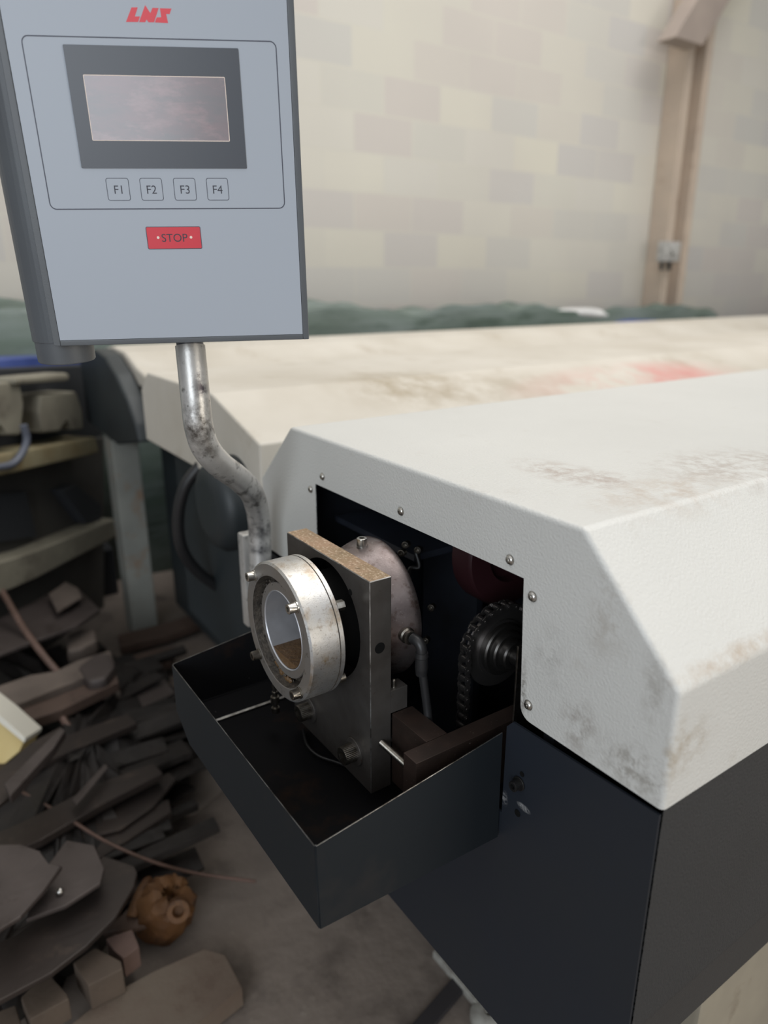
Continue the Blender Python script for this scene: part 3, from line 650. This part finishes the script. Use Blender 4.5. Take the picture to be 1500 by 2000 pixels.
poly4([(-60,905),(205,852),(205,1240),(-60,1300)], -.05, .12, M['m4grey'], 'frame_panel')
poly4([(-60,900),(188,853),(196,884),(-60,945)], .06, .14, M['m4yel'], 'rail')
poly4([(-60,1115),(70,1078),(225,1012),(232,1048),(70,1128),(-60,1190)], .04, .12, M['m4cream'], 'lower_beam')
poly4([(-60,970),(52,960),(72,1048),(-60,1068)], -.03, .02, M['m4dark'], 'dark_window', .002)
poly4([(-50,750),(40,745),(48,790),(42,850),(8,850),(2,805),(-10,850),(-50,855)], .05, .12, M['m4cream'], 'casting')
poly4([(80,772),(150,764),(162,800),(165,838),(142,840),(130,808),(120,842),(84,846),(76,805)], .05, .12, M['m4cream'], 'casting')
poly4([(30,738),(135,728),(138,744),(30,752)], .07, .10, M['m4cream'], 'top_rail')
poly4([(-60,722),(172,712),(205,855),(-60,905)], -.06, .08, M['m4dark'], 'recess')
poly4([(120,958),(150,945),(200,985),(200,1018),(170,1024)], .0, .06, M['m4dark'], 'motor_cover')
poly4([(0,1190),(205,1110),(240,1240),(60,1290)], -.33, .1, M['m4dark'], 'underframe_shade')  # dark slab put in for the shadowed gap below the beam
for p_, nm in (((-40,1180),'foot'),((190,1090),'foot')):
    q = on4(p_, -.15); bm = NB(); box(bm, (q.x-.06,q.y-.06,0), (q.x+.06,q.y+.06,q.z+.05), .006); obj(nm, bm, M['m4dark'], m4)
bm = NB(); tube(bm, spline([on4(p,.085) for p in ((-20,915),(20,908),(40,890),(52,860),(46,830))],6), .012, 12); tag(obj('blue_grey_hose', bm, mat('grey_hose', (.10,.11,.14), .5)), 'grey-blue hose hanging over the yellowed rail at left', 'hose')
# ---------------------------------------------------------------- covers along the wall
def cloth(name, y0, y1, x0, x1, top, m, label, cat, seed=1, z0=.0, amp=.05, parent=None):
    r = random.Random(seed); bm = NB(); ny, nx = int((y1-y0)/.05), 16; grid = []
    ph = [r.uniform(0,6) for _ in range(8)]
    for i in range(ny+1):
        y = y0+(y1-y0)*i/ny; row = []
        for j in range(nx+1):
            s = j/nx; x = x0+(x1-x0)*s
            e_ = min(1, 4.2*s, 4.2*(1-s)); tt = top(y) if callable(top) else top
            z = z0+(tt-z0)*(1-(1-e_)**2.2)
            z += amp*(math.sin(y*4.1+ph[0]+s*3)*.4+math.sin(y*9+ph[1]-s*5)*.3+math.sin(y*17+ph[2]+s*9)*.2)*min(1,e_+.2)
            row.append(bm.verts.new((x+.02*math.sin(y*7+ph[3]+z*5), y, max(z, z0))))
        grid.append(row)
    for i in range(ny):
        for j in range(nx): bm.faces.new((grid[i][j], grid[i][j+1], grid[i+1][j+1], grid[i+1][j]))
    o = obj(name, bm, m, parent, label=label); so = o.modifiers.new('t','SOLIDIFY'); so.thickness = .004
    if parent is None: tag(o, label, cat)
    return o
M['tarp'] = mat('green_tarpaulin', (0.097,0.133,0.108), .55, var=(0.158,0.194,0.180), vscale=5., grime=((7., .52, .66, (0.043,0.068,0.050), .8),), squash=(1,.35,2.))
M['blue'] = mat('blue_tarpaulin', (.035,.06,.22), .5, var=(.05,.08,.26), vscale=8.)
M['sack'] = mat('white_plastic_sack', (.66,.66,.65), .5, var=(.5,.5,.5), vscale=12.)
cloth('tarpaulin', -1.6, 4.9, -3.06, -2.79, lambda y: 1.225-.022*max(0,y) if y > -.2 else 1.225, M['tarp'], 'long green tarpaulin draped over goods along the block wall', 'tarpaulin', 3)
bm = NB(); prism(bm, [on4(p, -.10) for p in ((-60,703),(60,699),(150,696),(178,702),(174,717),(60,721),(-60,726))], m4n*(-.22), .012); tag(obj('tarpaulin', bm, M['blue']), 'folded dark blue tarpaulin lying on the cream machine at far left', 'tarpaulin')
q = bp((1145,616),0,-2.92)
bm = NB(); m_ = bmesh.ops.create_icosphere(bm, subdivisions=4, radius=1)
for v in m_['verts']:
    n_ = 1+.05*math.sin(v.co.x*5+v.co.y*4); v.co = Vector((q.x+v.co.x*.10*n_, q.y+v.co.y*.26*n_, q.z+.005+v.co.z*.045*n_-.02*v.co.y))
tag(obj('plastic_sack', bm, M['sack']), 'white plastic sack lying on the green tarpaulin', 'sack')
q = bp((1228,632),0,-2.90)
bm = NB(); m_ = bmesh.ops.create_icosphere(bm, subdivisions=4, radius=1)
for v in m_['verts']:
    n_ = 1+.06*math.sin(v.co.x*7+v.co.y*8); v.co = Vector((q.x+v.co.x*.11*n_, q.y+v.co.y*.40*n_, q.z+v.co.z*.035*n_-.008*v.co.y))
tag(obj('plastic_sack', bm, M['blue']), 'flat blue plastic bag beside the white sack by the wall', 'sack')

# ---------------------------------------------------------------- scrap heap at lower left
M['scr_grey'] = mat('scrap_grey_sheet', (0.0767,0.0620,0.0580), .5, .3, var=(0.0562,0.0450,0.0414), vscale=8., grime=((12., .58, .7, (0.0281,0.0190,0.0156), .7),), bump=.0006, bscale=60.)
M['scr_light'] = mat('scrap_pale_sheet', (0.1534,0.1240,0.1049), .55, .2, var=(0.1112,0.0900,0.0773), vscale=8., grime=((12., .6, .72, (0.0421,0.0280,0.0221), .6),), bump=.0006, bscale=60.)
M['scr_dark'] = mat('scrap_dark_plate', (0.0313,0.0250,0.0230), .45, .4, var=(0.0432,0.0330,0.0285), vscale=5., grime=((20., .6, .7, (0.0832,0.0620,0.0497), .4),), bump=.0006, bscale=60.)
M['scr_brown'] = mat('scrap_brown_board', (0.0799,0.0510,0.0386), .65, var=(0.0594,0.0370,0.0276), vscale=7., grime=((16., .6, .72, (0.0281,0.0160,0.0110), .7),), bump=.001, bscale=50.)
M['scr_black'] = mat('heap_gap_shade', (0.0065,0.0050,0.0046), .6, var=(0.0140,0.0100,0.0083), vscale=10., bump=.004, bscale=25.)
M['wood'] = mat('weathered_timber', (0.0940,0.0690,0.0506), .75, var=(0.0691,0.0500,0.0368), vscale=10., grime=((14., .58, .7, (0.0346,0.0240,0.0166), .6),), bump=.001, bscale=70.)
M['rustor'] = mat('orange_rust', (0.099,0.041,0.009), .7, var=(0.066,0.025,0.006), vscale=14., grime=((20., .56, .68, (0.017,0.007,0.003), .7),), bump=.003, bscale=60.)
M['plank'] = mat('brown_plank', (0.1274,0.1020,0.0782), .75, var=(0.1080,0.0780,0.0589), vscale=7., grime=((14., .58, .7, (0.0756,0.0500,0.0368), .6),), bump=.001, bscale=70.)
M['pinkw'] = mat('pinkish_brick', (0.129,0.081,0.066), .8, var=(0.097,0.062,0.051), vscale=10., bump=.001, bscale=90.)
M['rod'] = mat('rusty_rod', (0.140,0.087,0.070), .55, .3, var=(0.091,0.056,0.042), vscale=20.)
M['foam'] = mat('yellow_foam', (.62,.50,.24), .8, var=(.55,.42,.18), vscale=8.)
M['foamrim'] = mat('white_rim', (.66,.64,.56), .7)
def flat(name, pts, z, th, m, label, cat, tilt=0, bev=.003, parent=None, group=None):
    n = len(pts); W_ = [bp(p,2,z) for p in pts]
    if tilt:
        for k, p in enumerate(pts): W_[k] = bp(p, 2, z+tilt*(W_[k].x-W_[0].x))
    # keep the outline planar enough: project onto its mean plane
    c = sum(W_, Vector())/n; nn_ = Vector((0,0,0))
    for i in range(n): nn_ += (W_[i]-c).cross(W_[(i+1)%n]-c)
    nn_.normalize()
    if nn_.z < 0: nn_ = -nn_
    W_ = [p-nn_*(p-c).dot(nn_) for p in W_]
    bm = NB(); prism(bm, W_, -nn_*th, bev)
    o = obj(name, bm, m, parent, label=None if parent is None else label)
    if parent is None: tag(o, label, cat, group)
    return o
# filler mound under the heap, coloured near-black as shade between the pieces
hp = [(-60,1290),(100,1285),(215,1300),(300,1335),(345,1440),(345,1530),(300,1600),(255,1680),(265,1760),(180,1880),(90,1960),(-30,2040),(-140,2040)]
base = [bp(p,2,0.) for p in hp]; cc = sum(base, Vector())/len(base)
bm = NB(); rings = []
r4 = random.Random(9)
for k, (s, z) in enumerate(((1,.0),(.97,.05),(.86,.09),(.66,.12),(.4,.15),(.15,.17))):
    row = []
    for i in range(len(base)*4):
        a = base[(i//4) % len(base)]; b = base[(i//4+1) % len(base)]; p = a.lerp(b, (i % 4)/4)
        q = cc+(p-cc)*s; row.append(bm.verts.new((q.x+r4.uniform(-.015,.015), q.y+r4.uniform(-.015,.015), z+(r4.uniform(-.015,.02) if k else 0))))
    rings.append(row)
for A, B in zip(rings, rings[1:]):
    for i in range(len(A)): bm.faces.new((A[i], A[(i+1)%len(A)], B[(i+1)%len(B)], B[i]))
bm.faces.new(rings[-1])
def inside(q):
    c = False; n = len(base)
    for i in range(n):
        a, b = base[i], base[(i+1) % n]
        if (a.y > q.y) != (b.y > q.y) and q.x < (b.x-a.x)*(q.y-a.y)/(b.y-a.y)+a.x: c = not c
    return c
xs = [p.x for p in base]; ys = [p.y for p in base]; k = 0
while k < 170:
    q = Vector((r4.uniform(min(xs),max(xs)), r4.uniform(min(ys),max(ys)), 0))
    if not inside(cc+(q-cc)*1.22): continue
    k += 1; q.z = .03+.10*max(0, 1-(q-cc).length/.9)*r4.random()+r4.uniform(0,.03)
    L_ = r4.uniform(.08,.30); w_ = r4.uniform(.008,.045); h_ = r4.uniform(.002,.010)
    mt = Matrix.Rotation(r4.gauss(1.66,.16), 3, 'Z') @ Matrix.Rotation(r4.uniform(-.25,.25), 3, 'X') @ Matrix.Rotation(r4.uniform(-.12,.12), 3, 'Y')
    v0 = len(bm.verts); b2 = NB(); box(b2, (-L_,-w_,-h_), (L_,w_,h_)); mp_ = {}
    for v in b2.verts: mp_[v.index if v.index >= 0 else id(v)] = v
    vs = {v: bm.verts.new(mt @ v.co + q) for v in b2.verts}
    for f in b2.faces: bm.faces.new([vs[v] for v in f.verts])
    b2.free()
tag(obj('scrap_rubble', bm, M['scr_black'], smooth=False), 'dark tangled scrap rubble forming the base of the heap', 'scrap', kind='stuff')

SG = None
flat('scrap_sheet', [(-40,1225),(60,1180),(128,1138),(152,1148),(196,1190),(150,1222),(60,1254),(-40,1292)], .26, .012, M['scr_grey'], 'folded grey steel sheet on top of the heap below the cream machine', 'scrap metal', .12)
flat('scrap_sheet', [(95,1160),(128,1136),(152,1148),(160,1165),(112,1195)], .285, .008, M['scr_light'], 'small pale triangular flap on the folded grey sheet', 'scrap metal', .1)
flat('scrap_slab', [(-40,1352),(60,1318),(110,1312),(150,1290),(215,1270),(224,1298),(130,1338),(60,1366),(-40,1402)], .24, .03, M['scr_light'], 'long pale grey slab lying across the heap at left', 'scrap')
flat('timber_board', [(-40,1412),(110,1362),(226,1312),(232,1332),(120,1386),(-40,1440)], .22, .03, M['scr_brown'], 'narrow dark brown board under the long pale slab', 'board')
flat('stone_lump', [(130,1238),(160,1226),(186,1226),(190,1250),(160,1266),(130,1272)], .22, .05, M['scr_light'], 'pale broken stone lump behind the heap near the rusty post', 'stone', 0, .012)
flat('stone_lump', [(150,1300),(185,1275),(215,1272),(226,1300),(206,1325),(170,1330)], .25, .05, M['scr_grey'], 'grey rounded lump at the right end of the long pale slab', 'stone', 0, .015)
flat('scrap_slab', [(166,1356),(228,1338),(236,1352),(172,1374)], .16, .02, M['scr_light'], 'short pale strip right of the brown board', 'scrap')
flat('scrap_sheet', [(150,1378),(230,1352),(322,1326),(342,1352),(262,1392),(160,1414)], .12, .012, M['scr_grey'], 'greyish flat sheet between the heap and the drip tray', 'scrap metal')
flat('timber_board', [(225,1512),(300,1470),(372,1424),(440,1372),(470,1400),(400,1440),(330,1490),(240,1530)], .03, .025, M['scr_brown'], 'reddish brown board stretching toward the drip tray', 'board')
flat('timber_board', [(200,1480),(300,1425),(400,1358),(420,1378),(330,1440),(215,1505)], .07, .02, M['scr_brown'], 'darker brown board lying just above the reddish one', 'board')
flat('scrap_plate', [(228,1560),(330,1508),(345,1520),(300,1575),(235,1620),(150,1640),(120,1610)], .13, .01, M['scr_dark'], 'broad dark plate under the thin wire', 'scrap metal')
flat('floor_slab', [(285,1540),(340,1500),(352,1475),(440,1425),(470,1480),(430,1550),(380,1590),(330,1600)], .004, .003, mat('pale_concrete_patch', (.24,.205,.175), .8, var=(.19,.16,.14), vscale=6.), 'pale jagged concrete patch on the floor left of the tray', 'slab', 0, 0)
flat('angle_bar', [(20,1556),(105,1460),(128,1426),(118,1420),(60,1480),(8,1530)], .33, .02, M['scr_grey'], 'grey angle bar rising to the right beside the yellow foam block', 'scrap metal')
flat('angle_bar', [(-20,1520),(60,1450),(120,1418),(100,1470),(40,1540),(-20,1585)], .30, .01, M['scr_dark'], 'dark channel lying under the grey angle bar', 'scrap metal')
flat('scrap_strip', [(140,1560),(205,1490),(212,1497),(150,1572)], .20, .006, M['scr_grey'], 'thin grey strip standing out of the dark middle of the heap', 'scrap metal')
flat('scrap_plate', [(-60,1860),(30,1830),(100,1776),(170,1724),(200,1670),(262,1690),(268,1704),(262,1730),(226,1790),(170,1846),(100,1900),(-40,1975)], .17, .012, M['scr_dark'], 'large dark rounded plate near the bottom of the heap', 'scrap metal')
flat('scrap_plate', [(50,1796),(128,1768),(196,1724),(204,1695),(184,1650),(130,1640),(70,1720)], .215, .010, M['scr_grey'], 'dark grey plate with pale corner on the large rounded plate', 'scrap metal')
flat('scrap_plate', [(-60,1650),(40,1648),(80,1662),(92,1690),(122,1690),(84,1740),(40,1790),(-60,1850)], .26, .010, M['scr_grey'], 'grey plate with rounded end at the left picture edge', 'scrap metal')
q = bp((117,1741),2,.222); bm = NB(); m_ = bmesh.ops.create_icosphere(bm, subdivisions=3, radius=.007); bmesh.ops.translate(bm, verts=m_['verts'], vec=q); tag(obj('rivet_head', bm, M['zinc']), 'tiny bright metal ball on the dark grey plate', 'rivet')
flat('timber_block', [(142,1880),(186,1850),(236,1876),(240,1892),(172,1926)], .11, .06, M['wood'], 'short timber block with square end beside the orange rust casting', 'wood block')
flat('timber_block', [(40,1948),(92,1896),(112,1922),(130,1942),(135,1950),(58,1992)], .10, .05, M['wood'], 'grey timber block nearest the lower left corner', 'wood block')
flat('timber_block', [(-30,1985),(30,1962),(45,2010),(-20,2040)], .08, .05, M['wood'], 'timber block cut off by the lower left corner', 'wood block')
flat('timber_plank', [(120,2015),(200,1950),(300,1898),(398,1852),(440,1864),(474,1930),(380,2000),(340,2040),(110,2040)], .05, .045, M['plank'], 'wide brown plank lying on the floor at the bottom', 'plank')
flat('brick', [(206,1832),(258,1814),(272,1848),(240,1872),(222,1856)], .10, .05, M['pinkw'], 'pinkish brick in front of the orange rust casting', 'brick')
flat('scrap_plate', [(200,1822),(255,1770),(290,1742),(310,1800),(262,1812)], .07, .012, M['scr_brown'], 'brown scrap plate leaning left of the orange rust casting', 'scrap metal')
flat('timber_board', [(-40,1500),(120,1440),(250,1392),(268,1412),(130,1470),(-40,1540)], .19, .02, M['scr_dark'], 'long dark board between the yellow foam block and the floor boards', 'board')
flat('timber_board', [(-40,1640),(60,1600),(190,1530),(300,1488),(318,1510),(200,1570),(80,1640),(-40,1690)], .17, .02, M['scr_dark'], 'long dark board under the start of the thin wire', 'board')
flat('timber_board', [(20,1710),(140,1650),(250,1590),(330,1560),(335,1585),(250,1640),(150,1700),(40,1750)], .12, .02, M['scr_dark'], 'dark board running under the plate with the pale corner', 'board')
flat('timber_board', [(230,1240),(330,1215),(430,1185),(436,1200),(330,1240),(236,1264)], .05, .03, M['scr_brown'], 'low brown board on the floor between the rusty post and the tray', 'board')
flat('timber_board', [(200,1300),(300,1268),(345,1262),(335,1290),(240,1318)], .07, .03, M['scr_brown'], 'short brown board just left of the far tray corner', 'board')
# rusty casting with a bore and an arm
q = bp((322,1772),2,.06); ax = Vector((.35,.35,.87))
cst = thing('rusty_casting', 'orange rusted round casting with a hole and an arm on the floor', 'scrap metal', (q.x,q.y,0))
bm = NB(); lathe(bm, q-ax*.05, ax, [(0,.040),(.01,.056),(.05,.060),(.085,.052),(.095,.040),(.095,.020),(.07,.014),(.06,0)], 28)
for v in bm.verts: v.co += Vector((rr.uniform(-1,1),rr.uniform(-1,1),rr.uniform(-1,1)))*.006
obj('drum', bm, M['rustor'], cst)
bm = NB(); a = bp((258,1792),2,.07); b = bp((292,1718),2,.09); tube(bm, spline([a, a.lerp(b,.5)+Vector((0,0,.01)), b], 6), [.013]*6+[.012]*6+[.009], 12); obj('arm', bm, M['rustor'], cst)
bm = NB(); lathe(bm, bp((350,1772),2,.10), (0.8,-.3,.5), [(0,.022),(.03,.022),(.03,.012),(.015,.010)], 20); obj('boss', bm, M['rustor'], cst)
# bent straps, wire
bm = NB(); tube(bm, spline([bd(p,d) for p, d in (((-15,1130),2.35),((10,1165),2.3),((45,1225),2.2),((85,1280),2.12),((128,1330),2.1))],8), .010, 10); tag(obj('bent_rod', bm, M['rod']), 'curved rusty rod arching over the folded grey sheet', 'rod')
bm = NB(); tube(bm, spline([bd(p,d) for p, d in (((113,1385),1.95),((130,1415),1.92),((158,1445),1.92),((190,1478),1.95))],8), .010, 10); tag(obj('bent_rod', bm, M['rod']), 'short curved rusty rod right of the yellow foam block', 'rod')
bm = NB(); tube(bm, spline([bd(p,d) for p, d in (((45,1548),1.7),((120,1590),1.62),((200,1640),1.56),((290,1680),1.55),((380,1705),1.59),((500,1722),1.59))],8), .0038, 8); tag(obj('thin_wire', bm, M['rod']), 'long thin rusty wire running from heap to floor', 'wire')
# yellow foam block with pale rim
q = [bd(p,1.75) for p in ((-40,1372),(2,1402),(48,1446),(38,1468),(0,1500),(-40,1510))]
fb = thing('foam_block', 'yellow foam block with white rim at the left picture edge', 'foam block', sum(q, Vector())/6-Vector((0,0,.05)))
bm = NB(); prism(bm, q, FW*.08, .004); obj('foam_core', bm, M['foam'], fb)
bm = NB(); rm = [bd(p,1.745) for p in ((-40,1366),(0,1398),(50,1442),(47,1452),(0,1412),(-40,1380))]; prism(bm, rm, FW*.085, .002); obj('rim', bm, M['foamrim'], fb)
# flat bar on the floor under the machine
M['bar'] = mat('dark_flat_bar', (.045,.042,.046), .5, .3)
a, b = bp((818,2010),2,.012), bp((940,1868),2,.012); d = (b-a).normalized(); s_ = Vector((-d.y,d.x,0))*.016
bm = NB(); prism(bm, [a-d*.2-s_, a-d*.2+s_, b+d*.3+s_, b+d*.3-s_], (0,0,-.011), .002); tag(obj('flat_bar', bm, M['bar']), 'dark flat steel bar on the floor under the nearest bar feeder', 'bar')

# face-area weighted normals so that flat sheets stay flat beside their small bends
for o in list(bpy.data.objects):
    if o.type == 'MESH' and 'tarpaulin' not in o.name and o.name != 'scrap_rubble':
        wn = o.modifiers.new('normals', 'WEIGHTED_NORMAL'); wn.keep_sharp = True
